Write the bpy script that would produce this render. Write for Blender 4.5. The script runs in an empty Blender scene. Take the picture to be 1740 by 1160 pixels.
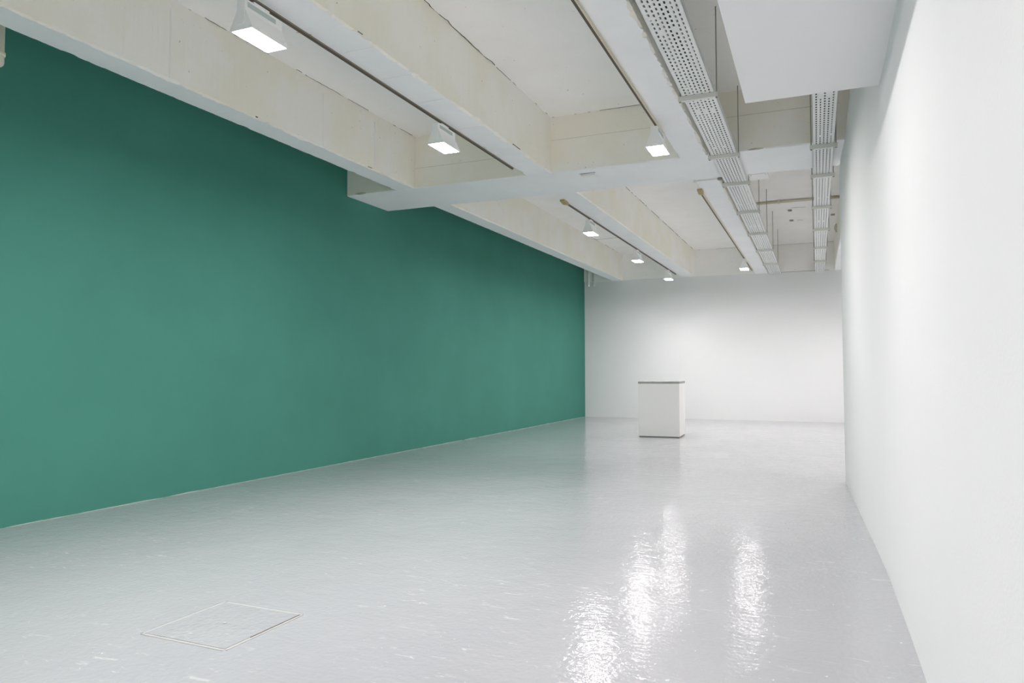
import bpy, bmesh, math, random
from mathutils import Vector, Matrix, noise

random.seed(7)
SC = bpy.context.scene
COL = SC.collection

# ------------------------------------------------------------------ camera
CAM_H = 1.30
PITCH, YAW, ROLL, FPX = 0.0403, 0.3951, -0.0018, 1241.16
cam_d = bpy.data.cameras.new('camera')
cam_d.sensor_width = 36.0
cam_d.lens = FPX / 1740.0 * 36.0
cam_d.clip_start, cam_d.clip_end = 0.05, 100
cam = bpy.data.objects.new('camera', cam_d)
COL.objects.link(cam)
fw = Vector((-math.sin(YAW)*math.cos(PITCH), math.cos(YAW)*math.cos(PITCH), math.sin(PITCH)))
rt0 = Vector((math.cos(YAW), math.sin(YAW), 0))
up0 = rt0.cross(fw)
rt = rt0*math.cos(ROLL) + up0*math.sin(ROLL)
up = up0*math.cos(ROLL) - rt0*math.sin(ROLL)
M = Matrix((rt, up, -fw)).transposed().to_4x4()
M.translation = Vector((0, 0, CAM_H))
cam.matrix_world = M
SC.camera = cam

# ------------------------------------------------------------------ world, exposure
w = bpy.data.worlds.new('world')
SC.world = w
w.use_nodes = True
w.node_tree.nodes['Background'].inputs[0].default_value = (0.9, 0.95, 1, 1)
w.node_tree.nodes['Background'].inputs[1].default_value = 0.0
LAMP_STRENGTH = 112.0      # glass
LAMP_WATTS = 37.5          # directed beam of each flood lamp
LAMP_SPREAD = 142.0
LAMP_TILT = 20.0
SC.view_settings.view_transform = 'Standard'
SC.view_settings.look = 'None'
SC.view_settings.exposure = 0.0
SC.view_settings.gamma = 1.0
SC.view_settings.use_curve_mapping = False
SC.cycles.max_bounces = 14
SC.cycles.diffuse_bounces = 9
SC.cycles.glossy_bounces = 4
SC.cycles.use_denoising = True
SC.cycles.sample_clamp_indirect = 8.0

# ------------------------------------------------------------------ dimensions (metres)
S = 1.3
ZB = S*2.9424       # underside of the beams
ZS = S*3.4959       # underside of the slab
TZ = S*2.9007       # underside of the cable trays
Y_NEAR = -6.0
X_FAR_R = 2.2
def xline(x0, g, y): return S*(x0 + g*(y/S - 8.0))
def x_green(y): return xline(-4.7722, 0.0117, y)
def y_back(x): return S*15.4028 + 0.0041*x
C1F = S*6.704; C1B = S*7.5305; GC = -0.0047
BEAMS = {1: (-4.1379, -3.906, 0.0111), 2: (-2.6305, -2.3727, 0.0083), 3: (-1.1272, -0.8771, 0.0017), 4: (0.345, 0.60, 0.0)}

# ------------------------------------------------------------------ materials
def lin(c):
    return tuple(((v/255.0)/12.92 if v/255.0 <= 0.04045 else ((v/255.0+0.055)/1.055)**2.4) for v in c)

def mat(name, col, rough=0.6, var=0.0, var_scale=1.5, col2=None, bump=0.0, bump_scale=60.0, bump2=0.0, bump2_scale=4.0,
        stretch=(1, 1, 1), spec=0.5, speck=0.0, speck_scale=40.0, speck_col=(0.2, 0.17, 0.12), metallic=0.0):
    m = bpy.data.materials.new(name); m.use_nodes = True
    nt = m.node_tree; N = nt.nodes; L = nt.links
    b = N['Principled BSDF']
    b.inputs['Roughness'].default_value = rough
    b.inputs['Specular IOR Level'].default_value = spec
    b.inputs['Metallic'].default_value = metallic
    tc = N.new('ShaderNodeTexCoord')
    mp = N.new('ShaderNodeMapping'); mp.inputs['Scale'].default_value = stretch
    L.new(tc.outputs['Object'], mp.inputs['Vector'])
    colour = None
    base = (*col, 1)
    if col2 is not None:
        n = N.new('ShaderNodeTexNoise'); n.inputs['Scale'].default_value = var_scale; n.inputs['Detail'].default_value = 6
        n.inputs['Roughness'].default_value = 0.6
        L.new(mp.outputs[0], n.inputs['Vector'])
        r = N.new('ShaderNodeMapRange'); r.inputs[1].default_value = 0.5-0.22/max(var, .01)*.5; r.inputs[2].default_value = 0.5+0.22/max(var, .01)*.5
        L.new(n.outputs['Fac'], r.inputs[0])
        mx = N.new('ShaderNodeMix'); mx.data_type = 'RGBA'
        mx.inputs[6].default_value = base; mx.inputs[7].default_value = (*col2, 1)
        L.new(r.outputs[0], mx.inputs[0]); colour = mx.outputs[2]
    if speck > 0:
        n = N.new('ShaderNodeTexNoise'); n.inputs['Scale'].default_value = speck_scale; n.inputs['Detail'].default_value = 3
        L.new(mp.outputs[0], n.inputs['Vector'])
        r = N.new('ShaderNodeMapRange'); r.inputs[1].default_value = 0.74-speck; r.inputs[2].default_value = 0.76-speck*.6
        L.new(n.outputs['Fac'], r.inputs[0])
        mx = N.new('ShaderNodeMix'); mx.data_type = 'RGBA'
        if colour is None: mx.inputs[6].default_value = base
        else: L.new(colour, mx.inputs[6])
        mx.inputs[7].default_value = (*speck_col, 1)
        L.new(r.outputs[0], mx.inputs[0]); colour = mx.outputs[2]
    if colour is None: b.inputs['Base Color'].default_value = base
    else: L.new(colour, b.inputs['Base Color'])
    prev = None
    for st, sc, det in ((bump, bump_scale, 4), (bump2, bump2_scale, 3)):
        if st <= 0: continue
        n = N.new('ShaderNodeTexNoise'); n.inputs['Scale'].default_value = sc; n.inputs['Detail'].default_value = det
        L.new(mp.outputs[0], n.inputs['Vector'])
        bp = N.new('ShaderNodeBump'); bp.inputs['Strength'].default_value = 1.0; bp.inputs['Distance'].default_value = st
        L.new(n.outputs['Fac'], bp.inputs['Height'])
        if prev: L.new(prev, bp.inputs['Normal'])
        prev = bp.outputs[0]
    if prev: L.new(prev, b.inputs['Normal'])
    return m

MT = {}
MT['green'] = mat('green_wall_paint', (0.058, 0.225, 0.176), 0.75, 1.0, 0.8, (0.064, 0.240, 0.190), bump=0.0006, bump_scale=90, spec=0.2)
MT['wall'] = mat('white_wall_paint', (0.815, 0.82, 0.82), 0.7, 0.8, 0.7, (0.83, 0.835, 0.835), bump=0.0006, bump_scale=70, bump2=0.003, bump2_scale=1.2, spec=0.25)
MT['soffit'] = mat('soffit_paint', (0.82, 0.82, 0.82), 0.75, bump=0.0004, bump_scale=120, spec=0.2)
MT['slab'] = mat('ceiling_slab_paint', (0.905, 0.895, 0.87), 0.8, 1.0, 1.3, (0.93, 0.925, 0.905), bump=0.0015, bump_scale=55, bump2=0.004, bump2_scale=2.0, spec=0.2, speck=0.008, speck_scale=14, speck_col=(0.6, 0.58, 0.53))
MT['beam_side'] = mat('beam_side_old_paint', (0.89, 0.86, 0.765), 0.8, 1.5, 1.1, (0.91, 0.895, 0.845), bump=0.002, bump_scale=45, bump2=0.004, bump2_scale=5, spec=0.2, speck=0.014, speck_scale=24, speck_col=(0.55, 0.5, 0.42))
MT['beam_under'] = mat('beam_underside_paint', (0.90, 0.91, 0.915), 0.7, 1.0, 1.5, (0.87, 0.88, 0.885), bump=0.0015, bump_scale=40, bump2=0.003, bump2_scale=6, spec=0.25)
MT['crack'] = mat('crack_dark', (0.10, 0.085, 0.065), 0.95, spec=0.0)
MT['seam'] = mat('seam_plaster', (0.86, 0.86, 0.84), 0.8, spec=0.2)
MT['joint'] = mat('joint_line', (0.52, 0.50, 0.45), 0.9, spec=0.1)
MT['tray'] = mat('tray_white_enamel', (0.80, 0.815, 0.80), 0.45, spec=0.4)
MT['bar'] = mat('hanger_bar_enamel', (0.74, 0.73, 0.68), 0.5)
MT['rod'] = mat('hanger_rod_steel', (0.36, 0.35, 0.31), 0.5, metallic=0.3)
MT['cable'] = mat('black_cable', (0.012, 0.012, 0.014), 0.5)
MT['lamp'] = mat('lamp_white_enamel', (0.93, 0.93, 0.92), 0.4)
MT['slot'] = mat('lamp_grey_slot', (0.50, 0.56, 0.54), 0.6)
MT['track'] = mat('track_olive', (0.20, 0.185, 0.14), 0.6)
MT['track_cream'] = mat('track_cream', (0.66, 0.62, 0.48), 0.6)
MT['track_slot'] = mat('track_brown_slot', (0.10, 0.075, 0.055), 0.7)
MT['feed'] = mat('feed_yellowed_plastic', (0.40, 0.33, 0.14), 0.6)
MT['conduit'] = mat('conduit_cream', (0.60, 0.58, 0.46), 0.6)
MT['pipe'] = mat('pipe_ivory', (0.74, 0.73, 0.60), 0.45)
MT['plate'] = mat('anchor_plate_grey', (0.30, 0.29, 0.26), 0.7)
MT['plinth'] = mat('plinth_white_paint', (0.80, 0.80, 0.785), 0.6, bump=0.0003, bump_scale=80, spec=0.3)
MT['plinth_base'] = mat('plinth_shadow_gap', (0.20, 0.20, 0.20), 0.8)
MT['plinth_top'] = mat('plinth_grey_top', (0.30, 0.315, 0.30), 0.7, 1.0, 8, (0.36, 0.37, 0.36), bump=0.001, bump_scale=40)
MT['foam'] = mat('foam_yellow_brown', (0.50, 0.47, 0.33), 0.9, 1.2, 30, (0.62, 0.60, 0.48), bump=0.01, bump_scale=25)

def floor_material(name, coarse=1.0):
    m = bpy.data.materials.new(name); m.use_nodes = True
    nt = m.node_tree; N = nt.nodes; L = nt.links; b = N['Principled BSDF']
    tc = N.new('ShaderNodeTexCoord')
    def mapping(sc, rot=0.0):
        mp = N.new('ShaderNodeMapping'); mp.inputs['Scale'].default_value = sc; mp.inputs['Rotation'].default_value = (0, 0, rot)
        L.new(tc.outputs['Object'], mp.inputs['Vector']); return mp.outputs[0]
    def nz(vec, scale, det=3, rough=0.5, dist=0.0):
        n = N.new('ShaderNodeTexNoise'); n.inputs['Scale'].default_value = scale; n.inputs['Detail'].default_value = det
        n.inputs['Roughness'].default_value = rough; n.inputs['Distortion'].default_value = dist
        L.new(vec, n.inputs['Vector']); return n.outputs['Fac']
    def mr(v, a, c, d=0.0, e=1.0):
        r = N.new('ShaderNodeMapRange'); r.inputs[1].default_value = a; r.inputs[2].default_value = c
        r.inputs[3].default_value = d; r.inputs[4].default_value = e; L.new(v, r.inputs[0]); return r.outputs[0]
    def mix(f, a, c):
        x = N.new('ShaderNodeMix'); x.data_type = 'RGBA'
        L.new(f, x.inputs[0])
        if isinstance(a, tuple): x.inputs[6].default_value = (*a, 1)
        else: L.new(a, x.inputs[6])
        x.inputs[7].default_value = (*c, 1); return x.outputs[2]
    iso = mapping((1, 1, 1)); brush = mapping((0.55, 2.2, 1), 0.25)
    c = mix(mr(nz(iso, 0.6, 5), 0.35, 0.65), (0.380, 0.388, 0.404), (0.408, 0.415, 0.428))
    mul = N.new('ShaderNodeMath'); mul.operation = 'MULTIPLY'                             # paler scuffs, gathered in patches
    L.new(mr(nz(brush, 11, 6, 0.7, 0.8), 0.60, 0.68, 0, 0.75), mul.inputs[0]); L.new(mr(nz(iso, 0.9, 3), 0.42, 0.60), mul.inputs[1])
    c = mix(mul.outputs[0], c, (0.66, 0.66, 0.66))
    c = mix(mr(nz(iso, 38, 2), 0.735, 0.76, 0, 0.8), c, (0.70, 0.70, 0.69))            # specks
    L.new(c, b.inputs['Base Color'])
    L.new(mr(nz(iso, 1.4, 4), 0.3, 0.7, 0.07, 0.12), b.inputs['Roughness'])
    b.inputs['Specular IOR Level'].default_value = 0.5
    prev = None
    for f, dist in ((nz(brush, 10, 3, 0.5, 0.6), 0.0012), (nz(iso, 34, 3), 0.0020), (nz(iso, 9, 2), 0.0025), (nz(iso, 1.6, 2), 0.006)):
        bp = N.new('ShaderNodeBump'); bp.inputs['Strength'].default_value = 1.0; bp.inputs['Distance'].default_value = dist*coarse
        L.new(f, bp.inputs['Height'])
        if prev: L.new(prev, bp.inputs['Normal'])
        prev = bp.outputs[0]
    L.new(prev, b.inputs['Normal'])
    return m
MT['floor'] = floor_material('floor_grey_gloss_paint')
MT['hatch'] = floor_material('hatch_grey_gloss_paint', 1.6)
MT['floor_edge'] = mat('floor_edge_worn_paint', (0.40, 0.405, 0.40), 0.75, spec=0.2, bump=0.002, bump_scale=60)

m = bpy.data.materials.new('lamp_glow'); m.use_nodes = True
b = m.node_tree.nodes['Principled BSDF']
b.inputs['Base Color'].default_value = (0.9, 0.9, 0.9, 1)
b.inputs['Emission Color'].default_value = (1.0, 0.945, 0.95, 1)
b.inputs['Emission Strength'].default_value = LAMP_STRENGTH
MT['glow'] = m

# ------------------------------------------------------------------ mesh helpers
class MB:
    def __init__(s): s.v = []; s.f = []; s.mi = []
    def quad(s, a, b, c, d, mi=0):
        n = len(s.v); s.v += [a, b, c, d]; s.f.append((n, n+1, n+2, n+3)); s.mi.append(mi)
    def box(s, x0, x1, y0, y1, z0, z1, mi=0):
        n = len(s.v)
        s.v += [(x0,y0,z0),(x1,y0,z0),(x1,y1,z0),(x0,y1,z0),(x0,y0,z1),(x1,y0,z1),(x1,y1,z1),(x0,y1,z1)]
        for q in ((3,2,1,0),(4,5,6,7),(0,1,5,4),(1,2,6,5),(2,3,7,6),(3,0,4,7)):
            s.f.append(tuple(n+i for i in q)); s.mi.append(mi)
    def tube(s, pts, r, seg=10, cap=True, mi=0):
        rs = r if isinstance(r, (list, tuple)) else [r]*len(pts)
        P = [Vector(p) for p in pts]; n0 = len(s.v); k = len(P); prev = None
        for i, p in enumerate(P):
            t = (P[min(i+1, k-1)]-P[max(i-1, 0)])
            if t.length < 1e-9: t = P[1]-P[0]
            t.normalize()
            a = prev if prev is not None else (Vector((1,0,0)) if abs(t.x) < .9 else Vector((0,1,0)))
            u = (a - t*a.dot(t)).normalized(); v = t.cross(u); prev = u
            for j in range(seg):
                an = 2*math.pi*j/seg
                s.v.append(tuple(p + (u*math.cos(an)+v*math.sin(an))*rs[i]))
        for i in range(k-1):
            for j in range(seg):
                a = n0+i*seg+j; b2 = n0+i*seg+(j+1)%seg
                s.f.append((a, b2, b2+seg, a+seg)); s.mi.append(mi)
        if cap:
            s.f.append(tuple(n0+j for j in reversed(range(seg)))); s.mi.append(mi)
            s.f.append(tuple(n0+(k-1)*seg+j for j in range(seg))); s.mi.append(mi)
    def loft(s, rings, mi=0, closed=True, cap=True, mis=None):
        n0 = len(s.v); k = len(rings[0])
        for r in rings: s.v += [tuple(p) for p in r]
        for i in range(len(rings)-1):
            for j in range(k if closed else k-1):
                a = n0+i*k+j; b2 = n0+i*k+(j+1)%k
                s.f.append((a, b2, b2+k, a+k)); s.mi.append(mis[j] if mis else mi)
        if cap:
            s.f.append(tuple(n0+j for j in reversed(range(k)))); s.mi.append(mi)
            s.f.append(tuple(n0+(len(rings)-1)*k+j for j in range(k))); s.mi.append(mi)
    def build(s, name, mats, parent=None, smooth=False, bevel=0.0, seg=2):
        me = bpy.data.meshes.new(name)
        me.from_pydata(s.v, [], s.f)
        for mm in (mats if isinstance(mats, (list, tuple)) else [mats]): me.materials.append(MT[mm])
        me.polygons.foreach_set('material_index', s.mi)
        bm = bmesh.new(); bm.from_mesh(me)
        bmesh.ops.recalc_face_normals(bm, faces=bm.faces)
        bm.to_mesh(me); bm.free()
        if smooth: me.polygons.foreach_set('use_smooth', [True]*len(me.polygons))
        me.update()
        o = bpy.data.objects.new(name, me); COL.objects.link(o)
        if parent is not None: o.parent = parent
        if bevel > 0:
            md = o.modifiers.new('bevel', 'BEVEL'); md.width = bevel; md.segments = seg; md.limit_method = 'ANGLE'
        return o

def tag(o, label, cat=None, group=None, kind=None):
    o['label'] = label
    if cat: o['category'] = cat
    if group: o['group'] = group
    if kind: o['kind'] = kind
    return o
def thing(name, label, cat, loc=(0,0,0), rz=0.0, group=None):
    o = bpy.data.objects.new(name, None); COL.objects.link(o)
    o.empty_display_size = 0.1
    o.location = loc; o.rotation_euler = (0, 0, rz)
    return tag(o, label, cat, group)
def struct(o, label): return tag(o, label, None, None, 'structure')
def copy_tree(o, parent=None):
    c = o.copy(); COL.objects.link(c)
    if parent is not None: c.parent = parent
    for ch in list(o.children): copy_tree(ch, c)
    return c
def nse(x, y=0.0, z=0.0): return noise.noise(Vector((x, y, z)))
def frange(a, b, st):
    n = max(1, int(round((b-a)/st))); return [a+(b-a)*i/n for i in range(n+1)]
def sstep(a, b, x):
    t = min(1, max(0, (x-a)/(b-a))); return t*t*(3-2*t)

# ================================================================== STRUCTURE
mb = MB(); mb.box(-6.9, X_FAR_R+.2, Y_NEAR-.2, 20.6, -0.12, 0.0)
floor = struct(mb.build('floor', 'floor'), 'glossy pale grey painted concrete floor')

# green wall
mb = MB()
ys = frange(Y_NEAR, y_back(-6)+.0, 1.0)
for a, c in zip(ys[:-1], ys[1:]):
    mb.quad((x_green(a), a, 0), (x_green(c), c, 0), (x_green(c), c, ZS), (x_green(a), a, ZS))
for a, c in zip(ys[:-1], ys[1:]):
    mb.quad((x_green(a)-.15, a, 0), (x_green(c)-.15, c, 0), (x_green(c)-.15, c, ZS), (x_green(a)-.15, a, ZS))
wall_left = struct(mb.build('wall_left', 'green'), 'long smooth wall painted deep teal green')

# pale worn paint edge where floor meets the green wall
mb = MB(); rings = []
for y in frange(Y_NEAR, 19.98, 0.05):
    x = x_green(y); h = 0.004+0.006*nse(y*3.1, 5)+0.004*nse(y*11, 2); t = 0.008+0.006*nse(y*4.3, 9)
    rings.append([(x-.01, y, 0), (x+t, y, 0), (x+t*.8, y, h), (x-.01, y, h)])
mb.loft(rings)
struct(mb.build('baseboard_left', 'floor_edge'), 'thin ragged pale paint edge along the foot of the green wall')

# back wall
mb = MB()
xa, xb = x_green(20)-.15, X_FAR_R+.2
def backpt(x, z, d=0): return (x, y_back(x)+d, z)
n = 12
for i in range(n):
    a = xa+(xb-xa)*i/n; c = xa+(xb-xa)*(i+1)/n
    mb.quad(backpt(a,0), backpt(c,0), backpt(c,ZS), backpt(a,ZS))
    mb.quad(backpt(a,0,.2), backpt(c,0,.2), backpt(c,ZS,.2), backpt(a,ZS,.2))
struct(mb.build('wall_back', 'wall'), 'white plastered end wall behind the plinth')

# right wall: near part parallel to the room, then slightly turned in, its far end leaning outward at the top
def x_right(y, z):
    x = 0.400 if y < 5.17 else 0.400-0.0262*(y-5.17)
    x += 0.135*sstep(3.55, 4.75, z)*sstep(6.8, 9.5, y)
    x += 0.004*nse(y*.9, z*.8, 3)
    return x
Y_END = 9.5
mb = MB()
yy = frange(Y_NEAR, 5.17, .35) + frange(5.17, Y_END-.03, .18)[1:]
zz = frange(0, ZS, .18)
prof = [('f', y) for y in yy] + [('e', t) for t in (0.25, 0.5, 0.75, 1.0)] + [('r', 0.0)]
def rpt(p, z):
    k, v = p
    if k == 'f': return (x_right(v, z), v, z)
    xe = x_right(Y_END-.03, z)
    if k == 'e':
        a = v*math.pi/2; return (xe+.03*(1-math.cos(a)), Y_END-.03+.03*math.sin(a), z)
    return (X_FAR_R+.2, Y_END, z)
for p, q in zip(prof[:-1], prof[1:]):
    for z0, z1 in zip(zz[:-1], zz[1:]):
        mb.quad(rpt(p,z0), rpt(q,z0), rpt(q,z1), rpt(p,z1))
o = mb.build('wall_right', 'wall', smooth=False)
bm = bmesh.new(); bm.from_mesh(o.data); bmesh.ops.remove_doubles(bm, verts=bm.verts, dist=1e-4); bmesh.ops.recalc_face_normals(bm, faces=bm.faces); bm.to_mesh(o.data); bm.free()
o.data.polygons.foreach_set('use_smooth', [True]*len(o.data.polygons))
struct(o, 'bright white partition wall running along the right side')

mb = MB(); mb.box(X_FAR_R, X_FAR_R+.2, Y_END, 20.6, 0, ZS)
struct(mb.build('wall_alcove', 'wall'), 'white side wall of the recess behind the partition')
mb = MB(); mb.box(-6.9, .8, Y_NEAR-.2, Y_NEAR, 0, ZS)
struct(mb.build('wall_front', 'wall'), 'white wall behind the viewpoint')

# ------------------------------------------------------------------ ceiling with beams
mb = MB(); mb.box(-6.9, X_FAR_R+.2, Y_NEAR-.2, 20.6, ZS, ZS+.2)
ceiling = struct(mb.build('ceiling', 'slab'), 'off white concrete slab ceiling with downstand beams')

def beam(k, y0, y1, seed, rough=1.0):
    xl0, xr0, g = BEAMS[k]
    rings = []
    for y in frange(y0, y1, 0.03):
        xl, xr = xline(xl0, g, y), xline(xr0, g, y)
        def jit(s, a=.006): return rough*a*(nse(y*2.3, seed+s, 0)+.8*nse(y*9.0, seed+s, 4)+.8*nse(y*19, seed+s, 8))
        chipL = .035*max(0, nse(y*3.7, seed+40)-.32)*rough*2
        chipR = .045*max(0, nse(y*3.1, seed+60)-.30)*rough*2
        rings.append([(xl+jit(1,.003), y, ZS), (xl+jit(2)+chipL*.2, y, ZB+.014+chipL+jit(3,.004)), (xl+.010+jit(4)+chipL, y, ZB+jit(5,.003)),
                      (xr-.014+jit(6,.028)-chipR, y, ZB+jit(7,.003)), (xr+jit(8)-chipR*.3, y, ZB+.016+chipR+jit(9,.010)), (xr+jit(10,.003), y, ZS)])
    m = MB(); m.loft(rings, mis=[0, 1, 1, 0, 0, 0])
    return m.build('beam', ['beam_side', 'beam_under'], ceiling)
for k in (1, 2, 3): beam(k, Y_NEAR, C1F+.02, k*10.0)
for k in (1, 2, 3, 4): beam(k, C1B-.02, y_back(-3)+.02, 100+k*10.0, 0.35)

def cross_beam(x0, x1, f, bk, seed, g):
    rings = []
    for x in frange(x0, x1, 0.05):
        yf, yb = f+g*x, bk+g*x
        def jit(s, a=.004): return a*(nse(x*2.1, seed+s, 0)+.6*nse(x*9, seed+s, 4))
        rings.append([(x, yf, ZS), (x, yf+jit(1,.003), ZB+.012+jit(2)), (x, yf+.010+jit(3), ZB+jit(4,.003)),
                      (x, yb-.012+jit(5), ZB+jit(6,.003)), (x, yb+jit(7), ZB+.014+jit(8)), (x, yb, ZS)])
    m = MB(); m.loft(rings, mis=[0, 1, 1, 0, 0, 0])
    return m.build('cross_beam', ['beam_side', 'beam_under'], ceiling)
tag(cross_beam(x_green(9)-.1, X_FAR_R, C1F, C1B, 300, S*GC/S), 'wide white cross beam')
def back_beam():
    m = MB(); rings = []
    for x in frange(x_green(20)-.05, X_FAR_R, .3):
        y = y_back(x)
        rings.append([(x, y-.035, ZS), (x, y-.035, ZB+.004), (x, y+.1, ZB+.004), (x, y+.1, ZS)])
    m.loft(rings); return m.build('cross_beam', 'slab', ceiling)
back_beam()

# cracks along slab and beam junctions: broken dark lines
def crack(pts, gaps=0.35, wdt=0.006, seed=0, step=0.03, rough=0.008, nrm=(0,0,-1), name='crack', material='crack'):
    """dark hairline gaps following a polyline; pieces joined in one mesh"""
    P = [Vector(p) for p in pts]; m = MB(); nv = Vector(nrm)
    tot = sum((b2-a).length for a, b2 in zip(P[:-1], P[1:])); d = 0.0
    strip = []
    def flush():
        if len(strip) > 1: m.loft(strip)
    for a, b2 in zip(P[:-1], P[1:]):
        Lg = (b2-a).length; t = (b2-a).normalized(); sd = t.cross(nv).normalized()
        for i in range(int(Lg/step)+1):
            s = d+i*step
            on = nse(s*1.7, seed)+.45*nse(s*8, seed+3) > gaps-.5
            if not on:
                flush(); strip = []; continue
            wv = wdt*(.55+.6*abs(nse(s*6, seed+7)))
            c = a+t*(i*step)+sd*rough*(nse(s*5, seed+9)+.5*nse(s*17, seed+5))
            strip.append([tuple(c+sd*wv*.5+nv*.0015), tuple(c-sd*wv*.5+nv*.0015), tuple(c-sd*wv*.5-nv*.004), tuple(c+sd*wv*.5-nv*.004)])
        d += Lg
    flush()
    return m.build(name, material, ceiling) if m.v else None
def bx(k, side, y): return xline(BEAMS[k][0 if side == 'L' else 1], BEAMS[k][2], y)
crack([(bx(2,'R',y)+.006, y, ZS) for y in (3.0, 5.0, 7.0)], 0.25, .013, 1, rough=.02)
crack([(bx(2,'R',y)+.006, y, ZS) for y in (7.0, 8.6)], 0.55, .008, 12)
crack([(bx(1,'R',y)+.006, y, ZS) for y in (2.5, 5.2)], 0.62, .010, 2, rough=.02)
crack([(bx(1,'R',y)+.006, y, ZS) for y in (5.2, 8.65)], 0.38, .011, 4, rough=.02)
crack([(bx(2,'R',y)+.004, y, ZS) for y in (10.0, 19.8)], 0.42, .012, 21)
crack([(bx(1,'R',y)+.004, y, ZS) for y in (16.5, 19.5)], 0.42, .012, 24)
crack([(x, C1F+GC*x-.004, ZS) for x in (bx(2,'R',8.7)+.02, -1.75)], 0.42, .012, 6)
crack([(x, C1F+GC*x-.004, ZS) for x in (-.95, .3)], 0.52, .010, 8)
crack([(x, y_back(x)-.039, ZS) for x in (-2.9, -1.55)], 0.25, .014, 31)
crack([(x, y_back(x)-.039, ZS) for x in (-1.05, .45)], 0.1, .016, 32)
crack([(x, y_back(x)-.037, ZB+.003) for x in (-1.05, .45)], 0.05, .016, 33)
crack([(-5.0, 17.39, ZS), (-4.36, 17.32, ZS)], 0.05, .022, 35)
crack([(-4.55, 5.55, ZS), (-4.35, 5.75, ZS)], 0.1, .008, 36, rough=.02)
crack([(-.75, 16.75, ZS), (-.2, 16.85, ZS)], 0.35, .02, 41)
crack([(-.42, 15.5, ZS), (-.1, 15.55, ZS)], 0.45, .016, 42)
crack([(bx(1,'R',y)+.001, y, ZB+.018) for y in (2.6, 8.3)], 0.85, .010, 51, nrm=(1,0,0), rough=.004)
crack([(bx(2,'R',y)+.001, y, ZB+.02) for y in (2.6, 8.0)], 0.80, .010, 53, nrm=(1,0,0), rough=.004)
crack([(x, C1F+GC*x, ZB+.42) for x in (bx(2,'R',8.7), bx(3,'L',8.7))], -.6, .005, 61, nrm=(0,-1,0), rough=.002, name='formwork_joint', material='joint')
crack([(x, C1F+GC*x, ZB+.42) for x in (-.95, .3)], -.6, .006, 62, nrm=(0,-1,0), rough=.002, name='formwork_joint', material='joint')
crack([(x, C1F+GC*x, ZB+.28) for x in (bx(1,'R',8.7), bx(2,'L',8.7))], -.6, .005, 63, nrm=(0,-1,0), rough=.002, name='formwork_joint', material='joint')
# raised plaster seams across the underside of the second beam and up the side of the first
for y in (4.75, 5.32, 5.93, 6.75, 8.1):
    m = MB(); m.box(bx(2,'L',y)+.03, bx(2,'R',y)-.02, y-.004, y+.004, ZB-.003, ZB+.004); m.build('plaster_seam', 'seam', ceiling)
for y in (4.62, 6.72, 7.75):
    m = MB(); m.box(bx(1,'R',y)-.01, bx(1,'R',y)+.005, y-.006, y+.006, ZB+.02, ZS-.1); m.build('plaster_seam', 'seam', ceiling)
# small raised patch under the cross beam
m = MB(); m.box(-2.76, -2.57, 8.93, 9.02, ZB-.022, ZB+.005); m.box(-2.60, -2.565, 9.02, 9.10, ZB-.016, ZB+.005)
m.build('plaster_patch', 'seam', ceiling)

crack([(-2.77, 8.905, ZB-.001), (-2.56, 8.90, ZB-.001)], -.6, .022, 71, rough=.002)
# flaked ochre patches on the front edge of the cross beam
for (fx, fz, rx, rz) in ((-5.99, 3.842, .085, .016), (-.60, 3.836, .09, .011)):
    bm = bmesh.new(); bmesh.ops.create_icosphere(bm, subdivisions=3, radius=1.0)
    for v in bm.verts:
        k = 1+.35*nse(v.co.x*2.5+fx, v.co.y*2.5, v.co.z*2.5)
        v.co = Vector((v.co.x*rx*k, v.co.y*.004, v.co.z*rz*k))
    me = bpy.data.meshes.new('flaked_patch'); bm.to_mesh(me); bm.free(); me.materials.append(MT['foam'])
    o = bpy.data.objects.new('flaked_patch', me); COL.objects.link(o); o.parent = ceiling; o.location = (fx, C1F+GC*fx, fz)

# dropped soffit against the right wall
mb = MB(); mb.box(-0.424, 0.46, Y_NEAR, 5.187, S*2.4096, S*2.4096+.30)
o = mb.build('ceiling_soffit', 'soffit', bevel=.004)
struct(o, 'smooth white dropped soffit box against the right wall')

# ================================================================== LAMPS AND TRACKS
def track(k, y0, y1, label, slot_end, cream=False, feed=False, side='L'):
    t = thing('lighting_track', label, 'track', (bx(k,side,(y0+y1)/2), y0, ZB-.006), 0, 'ceiling lighting tracks')
    def P(y): return bx(k,side,y)+(.004 if side == 'L' else -.004) - t.location.x
    cl, cw, ch = (.016, .016, .024) if cream else (.011, .004, .014)
    m = MB(); m.loft([[(P(y)-cl, y-y0, 0), (P(y)+cw, y-y0, 0), (P(y)+cw, y-y0, -ch), (P(y)-cl, y-y0, -ch)] for y in frange(y0, y1, 2)])
    m.build('channel', 'track_cream' if cream else 'track', t)
    m = MB(); m.loft([[(P(y)-cl+.001, y-y0, -ch+.002), (P(y)+(.004 if cream else .003), y-y0, -ch+.002), (P(y)+(.004 if cream else .003), y-y0, -.028), (P(y)-cl+.001, y-y0, -.028)] for y in frange(y0, slot_end, 2)])
    m.build('conductor_slot', 'track_slot', t)
    if feed:
        m = MB(); p = P(y0)
        m.loft([[(p-.03, -.30, -.002), (p+.035, -.30, -.002), (p+.035, -.30, -.03), (p-.03, -.30, -.03)],
                [(p-.035, -.16, -.002), (p+.035, -.16, -.002), (p+.03, -.16, -.05), (p-.03, -.16, -.05)],
                [(p-.02, -.02, -.002), (p+.02, -.02, -.002), (p+.02, -.02, -.03), (p-.02, -.02, -.03)]])
        o = m.build('feed_connector', 'feed', t); o['label'] = 'yellowed feed connector'
    return t
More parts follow.
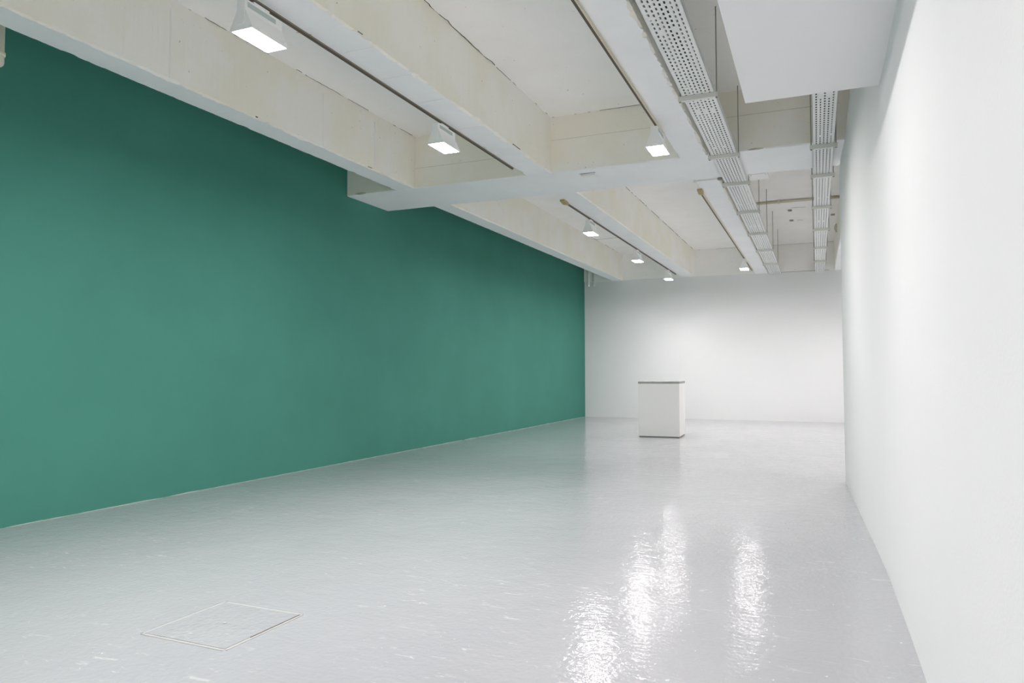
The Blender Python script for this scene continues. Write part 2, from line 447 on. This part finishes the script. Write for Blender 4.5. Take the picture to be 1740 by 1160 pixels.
track(2, Y_NEAR, 8.29, 'thin dark lighting track under the second beam from the green wall, near the viewer', 8.27)
track(3, Y_NEAR, 7.62, 'brown and cream lighting track along the beam beside the slotted tray, near half', 7.47, cream=True)
track(2, 10.40, 19.15, 'thin dark lighting track beyond the cross beam carrying three lamps', 19.1, feed=True)
track(3, 10.55, 19.13, 'cream and brown lighting track beyond the cross beam beside the slotted tray', 19.1, cream=True, feed=True)

track(4, 10.40, 19.15, 'lighting track hidden behind the white partition', 19.1, side='R')

LB, LW, LL = 3.567, 0.094, 0.36       # lamp bottom height, half width, length
def make_lamp(name, label, group):
    t = thing(name, label, 'lamp', (0, 0, 0), 0, group)
    zt = ZB-.034
    kn, hn = 3.690-zt, 0.037          # knee height and neck half width (relative to the track)
    zb = LB-zt; top = -.03
    m = MB()
    profile = [(-hn, top), (hn, top), (hn, kn), (LW, zb), (-LW, zb), (-hn, kn)]
    m.loft([[(x, y, z) for x, z in profile] for y in (-LL/2, LL/2)])
    body = m.build('body', 'lamp', t, bevel=.004)
    for sy in (-1, 1):                # raised cover plate on either end
        m = MB(); y0 = sy*LL/2; y1 = y0+sy*.006
        pl = [(-.030, top-.004), (.030, top-.004), (.030, zb+.035), (.020, zb+.022), (-.020, zb+.022), (-.030, zb+.035)]
        m.loft([[(x, y, z) for x, z in pl] for y in sorted((y0, y1))])
        m.build('end_plate', 'lamp', t)
    for sx in (-1, 1):                # long grey slot below the top bar
        m = MB(); x = sx*hn; m.box(min(x, x+sx*.003), max(x, x+sx*.003), -LL/2+.02, LL/2-.07, top-.050, top-.018)
        m.build('vent_slot', 'slot', t)
    m = MB()                           # rim round the glass
    rz0, rz1 = zb-.010, zb
    m.box(-LW, LW, -LL/2, -LL/2+.010, rz0, rz1); m.box(-LW, LW, LL/2-.010, LL/2, rz0, rz1)
    m.box(-LW, -LW+.010, -LL/2+.010, LL/2-.010, rz0, rz1); m.box(LW-.010, LW, -LL/2+.010, LL/2-.010, rz0, rz1)
    m.build('rim', 'lamp', t)
    m = MB(); g = .011
    m.box(-LW+g, LW-g, -LL/2+g, LL/2-g, zb-.006, zb-.001)
    gl = m.build('glowing_glass', 'glow', t); gl['label'] = 'glowing white front glass'
    ld = bpy.data.lights.new('beam', 'AREA'); ld.shape = 'RECTANGLE'; ld.size = .05; ld.size_y = LL-2*g
    ld.energy = LAMP_WATTS/2; ld.color = (1.0, 0.945, 0.95); ld.spread = math.radians(LAMP_SPREAD)
    for sx in (-1, 1):                # the two halves of the reflector throw the light to either side
        lo = bpy.data.objects.new('beam', ld); COL.objects.link(lo); lo.parent = t
        lo.location = (sx*.04, 0, zb-.018); lo.rotation_euler = (0, -sx*math.radians(LAMP_TILT), 0)
    m = MB(); m.box(-.016, .016, -.075, .075, top, -.001); m.box(-.022, .022, .03, .06, top, -.008)
    m.build('track_adapter', 'lamp', t, bevel=.002)
    return t
LAMPS = [(2, 3.864, 'large white flood lamp nearest the green wall, at the top edge of the picture'),
         (2, 6.493, 'white flood lamp on the dark track just before the cross beam, nearer the green wall'),
         (3, 7.429, 'white flood lamp at the end of the brown track beside the slotted cable tray'),
         (2, 11.573, 'first flood lamp on the track just past the cross beam'),
         (2, 14.862, 'middle one of three small flood lamps on the far dark track'),
         (2, 18.132, 'last flood lamp on the far dark track, closest to the white end wall'),
         (3, 16.964, 'lone small flood lamp on the far cream track beside the tray'),
         (3, 3.83, 'white flood lamp on the brown track, only just above the picture edge'),
         (2, 1.20, 'white flood lamp overhead on the dark track near the viewer'),
         (2, -2.8, 'white flood lamp on the dark track behind the viewer'),
         (3, 0.2, 'white flood lamp overhead on the brown track near the viewer'),
         (3, -3.4, 'white flood lamp on the brown track behind the viewer'),
         (4, 11.3, 'white flood lamp hidden behind the partition end, nearest one on its track'),
         (4, 14.5, 'white flood lamp hidden behind the partition, middle one on its track'),
         (4, 17.6, 'white flood lamp hidden behind the partition, closest to the end wall')]
proto = None
for k, y, lab in LAMPS:
    if proto is None: t = proto = make_lamp('flood_lamp', lab, 'flood lamps on the ceiling tracks')
    else:
        t = copy_tree(proto); t['label'] = lab
    t.location = (bx(k, 'R' if k == 4 else 'L', y), y, ZB-.034)

# ================================================================== CABLE TRAYS
def tray(x0, x1, ncol, label, y0=Y_NEAR+.1, y1=19.98):
    t = thing('cable_tray', label, 'cable tray', ((x0+x1)/2, y0, TZ))
    W = x1-x0; marg = W*.075; pitch = (W-2*marg)/ncol; rp = 0.07
    m = MB(); hx = -W/2
    nrow = int((y1-y0)/rp)
    Ltot = nrow*rp
    m.quad((hx,0,0), (hx+marg,0,0), (hx+marg,Ltot,0), (hx,Ltot,0))
    m.quad((-hx-marg,0,0), (-hx,0,0), (-hx,Ltot,0), (-hx-marg,Ltot,0))
    sw, sl = 0.0135, 0.036
    for c in range(ncol):
        xa = hx+marg+c*pitch; xb2 = xa+pitch; xm = (xa+xb2)/2
        for r in range(nrow):
            ya = r*rp; yb2 = ya+rp; ym = (ya+yb2)/2 + (rp*.25 if c % 2 else -rp*.25)*.5
            if (c % 2 == 1 and r % 43 in (12, 13)) or r % 43 == 30 and c % 3 == 1:
                m.quad((xa,ya,0), (xb2,ya,0), (xb2,yb2,0), (xa,yb2,0)); continue
            O = [(xa,ya,0), (xb2,ya,0), (xb2,yb2,0), (xa,yb2,0)]
            I = [(xm-sw/2,ym-sl/2,0), (xm+sw/2,ym-sl/2,0), (xm+sw/2,ym+sl/2,0), (xm-sw/2,ym+sl/2,0)]
            for i in range(4):
                j = (i+1) % 4; m.quad(O[i], O[j], I[j], I[i])
    m.build('perforated_base', 'tray', t)
    for s in (-1, 1):
        m = MB(); x = s*W/2; xi = x-s*.0025
        m.box(min(x, xi), max(x, xi), 0, Ltot, 0, .046)
        xj = x-s*.014; m.box(min(x, xj), max(x, xj), 0, Ltot, .044, .0465)
        m.build('side_rail', 'tray', t)
    for yj in (5.05-y0, 6.02-y0, 6.42-y0, 7.35-y0, 8.05-y0, 11.2-y0, 13.2-y0, 15.2-y0):   # thin splice plates underneath
        if ncol < 7: break
        m = MB(); m.box(hx+.002, hx+marg+pitch*1.7, yj-.03, yj, -.0022, -.0004); m.build('splice_plate', 'tray', t)
    return t
T1 = (S*-.8314, S*-.6137); T2 = (S*.0012, S*.1662)
tray(*T1, 7, 'wide white slotted cable tray running beside the third beam')
tray(*T2, 5, 'narrower white slotted cable tray above the soffit near the right wall')

def cable(x0, x1, seed, label, grp, y0=Y_NEAR+.2, y1=19.9):
    m = MB(); r = .0085
    pts = []
    for y in frange(y0, y1, .12):
        x = (x0+x1)/2+(x1-x0)*.5*max(-1, min(1, 1.5*nse(y*.33, seed)+.3*nse(y*1.3, seed+5)))
        pts.append((x, y, TZ+r+.002+.004*abs(nse(y*1.1, seed+9))))
    m.tube(pts, r, 6)
    return tag(m.build('cable', 'cable', smooth=True), label, 'cable', grp)
def lay(T, n, label, grp, seed):
    W = T[1]-T[0]; a = T[0]+.02; st = (W-.04)/n
    for i in range(n): cable(a+st*i+.0095, a+st*(i+1)-.0095, seed+i*7.3, label, grp)
lay(T1, 7, 'black cable lying in the wide slotted tray', 'cables in the wide tray', 70)
lay(T2, 5, 'black cable lying in the narrower slotted tray', 'cables in the narrower tray', 140)

def hanger(T, y, label, grp):
    W = T[1]-T[0]; ext = .034; hw = W/2+ext
    t = thing('tray_hanger', label, 'hanger', ((T[0]+T[1])/2, y, TZ-.04), 0, grp)
    m = MB()
    m.box(-hw, hw, -.020, -.017, -.004, .0385); m.box(-hw, hw, .017, .020, -.004, .0385); m.box(-hw, hw, -.017, .017, -.004, -.001)
    m.build('crossbar', 'bar', t)
    for s in (-1, 1):
        m = MB(); m.tube([(s*(hw-.016), 0, -.008), (s*(hw-.016), 0, ZS-TZ+.04)], .0055, 8)
        rod = m.build('rod', 'rod', t, smooth=True)
        m = MB(); m.tube([(s*(hw-.016), 0, -.013), (s*(hw-.016), 0, -.004)], .010, 6); m.build('nut', 'rod', rod)
    return t
ORD = ['first', 'second', 'third', 'fourth', 'fifth', 'sixth', 'seventh']
for y in (4.6,): hanger(T1, y, 'pale trapeze hanger under the wide tray, above the picture edge', 'hangers of the wide tray')
for i, y in enumerate((6.601, 8.568, 9.911, 11.772, 13.724, 15.679, 17.728)):
    lab = ORD[i]+' trapeze hanger under the wide slotted tray, counted from the viewer'
    h = hanger(T1, y, lab, 'hangers of the wide tray')
for y in (6.6,): hanger(T2, y, 'pale trapeze hanger under the narrower tray, hidden above the soffit', 'hangers of the narrower tray')
for i, y in enumerate((8.603, 9.909, 11.851, 13.741, 15.796, 17.767)):
    hanger(T2, y, ORD[i]+' trapeze hanger in view under the narrower slotted tray, from the viewer', 'hangers of the narrower tray')

# ================================================================== PIPES AND SMALL FITTINGS
def pipe_stub(x, y, z0, z1, r, label, collar=False):
    pm = 'pipe' if collar else 'seam'
    t = thing('pipe', label, 'pipe', (x, y, z0))
    h = z1-z0; m = MB()
    m.tube([(0,0,.0), (0,0,.006), (0,0,.018), (0,0,.035), (0,0,h)], [r*.35, r*.7, r*.92, r, r], 20)
    m.build('tube', pm, t, smooth=True)
    if collar:
        m = MB(); m.tube([(0,0,.088), (0,0,.093), (0,0,.118), (0,0,.122)], [r*1.05, r*1.16, r*1.16, r*1.05], 20); m.build('collar', 'pipe', t, smooth=True)
    return t
pipe_stub(-6.095, 3.77, 3.775, ZS-.002, .052, 'ivory pipe with a collar beside the green wall at the left edge', True)
pipe_stub(-5.965, y_back(-5.9)-.04, 3.69, ZS-.002, .026, 'white pipe stub on the end wall, closer to the green wall')
pipe_stub(-5.800, y_back(-5.8)-.04, 3.69, ZS-.002, .026, 'white pipe stub on the end wall, farther from the green wall')

m = MB(); m.tube([(bx(3,'R',14.7), 14.72, ZS-.03), (-.3, 14.725, ZS-.03), (BEAMS[4][0]*S, 14.75, ZS-.03)], .026, 10)
t = thing('conduit', 'cream conduit running across the far ceiling bay behind both trays', 'conduit', (0, 0, 0))
m.build('tube', 'conduit', t, smooth=True)
for x in (-.62, .28):
    m = MB(); m.box(x-.02, x+.02, 14.685, 14.765, ZS-.058, ZS); m.build('saddle_clip', 'conduit', t)
t = thing('conduit', 'short cream conduit along the back edge of the cross beam beside the wide tray', 'conduit', (0, 0, 0))
m = MB(); m.tube([(-1.45, C1B+.03, ZB+.0), (-1.08, C1B+.03, ZB+.0)], .015, 8); m.build('tube', 'bar', t, smooth=True)
m = MB(); m.box(-1.47, -1.435, C1B, C1B+.06, ZB-.025, ZB+.03); m.build('elbow', 'bar', t)
m = MB(); m.box(-1.16, -1.08, C1B+.0, C1B+.055, ZB-.022, ZB+.02); m.build('clamp', 'plate', t)

t = thing('junction_box', 'white junction box behind the cross beam beside the wide tray', 'junction box', (-.655, C1B+.155, ZB))
m = MB(); m.box(-.115, .115, -.15, .14, .0, .09); m.build('box', 'seam', t, bevel=.004)
m = MB(); m.box(-.118, .118, -.153, .143, -.006, .002); m.build('lid', 'seam', t, bevel=.002)
for sx in (-1, 1):
    m = MB(); m.tube([(sx*.09, -.12, -.009), (sx*.09, -.12, -.004)], .007, 8); m.build('screw', 'plate', t)

for (x, y, lab) in ((-.452, 15.73, 'small grey anchor plate on the far ceiling bay, nearer the viewer'),
                    (-.451, 16.80, 'small grey anchor plate on the far ceiling bay, beside a crack'),
                    (.36, 16.5, 'small grey anchor plate on the ceiling right of the narrower tray')):
    m = MB(); m.box(-.038, .038, -.075, .075, -.012, .0); m.box(-.012, .012, -.02, .02, -.020, -.012)
    o = m.build('anchor_plate', 'plate', bevel=.002); o.location = (x, y, ZS); tag(o, lab, 'plate', 'anchor plates on the far ceiling')

# crumbling foam lump on the side of the right-hand beam
bm = bmesh.new(); bmesh.ops.create_icosphere(bm, subdivisions=3, radius=.075)
for v in bm.verts:
    v.co *= 1+.45*nse(v.co.x*14, v.co.y*14, v.co.z*14); v.co.z *= 1.3
me = bpy.data.meshes.new('foam_lump'); bm.to_mesh(me); bm.free(); me.materials.append(MT['foam'])
o = bpy.data.objects.new('foam_lump', me); COL.objects.link(o); o.location = (.47, 17.0, 4.34)
tag(o, 'yellowish lump of foam on the ceiling beam beyond the partition end', 'foam')

# ================================================================== PLINTH
t = thing('plinth', 'white box plinth with a grey top standing before the end wall', 'plinth', (-2.895, 14.81, 0), .045)
m = MB(); m.box(-.385, .385, -.435, .435, 0, .03); m.build('recessed_base', 'plinth_base', t)
m = MB(); m.box(-.40, .40, -.455, .455, .014, 1.045); m.build('body', 'plinth', t, bevel=.003)
m = MB(); m.box(-.402, .402, -.458, .458, 1.047, 1.090); o = m.build('top_slab', 'plinth_top', t, bevel=.004); o['label'] = 'grey slab top'

# ================================================================== FLOOR HATCH
t = thing('floor_hatch', 'square floor hatch cover painted grey like the floor', 'floor hatch', (-2.841, 2.958, 0), -.02)
def ragged_frame(a, wd, h, seed):
    for q in range(4):
        m = MB(); rings = []
        for s in frange(-a, a, .02):
            w1 = wd*(1+.35*nse(s*16, seed+q)); hh = h*(1+.4*nse(s*22, seed+q+9))
            rings.append([(s, -a-w1*.5, 0), (s, -a-w1*.2, hh), (s, -a+w1*.2, hh), (s, -a+w1*.5, 0)])
        m.loft(rings)
        o = m.build('paint_ridge', 'floor_edge', t, smooth=True); o.rotation_euler = (0, 0, q*math.pi/2)
ragged_frame(.272, .024, .0011, 3)
m = MB(); m.box(-.262, .262, -.262, .262, 0, .0022); m.build('cover', 'hatch', t)
m = MB(); m.box(.263, .267, -.10, .262, 0, .0030); m.build('gap', 'crack', t)
m = MB(); m.tube([(0, 0, 0), (0, 0, .006), (0, 0, .008)], [.010, .009, .005], 10); m.build('lifting_stud', 'floor_edge', t)
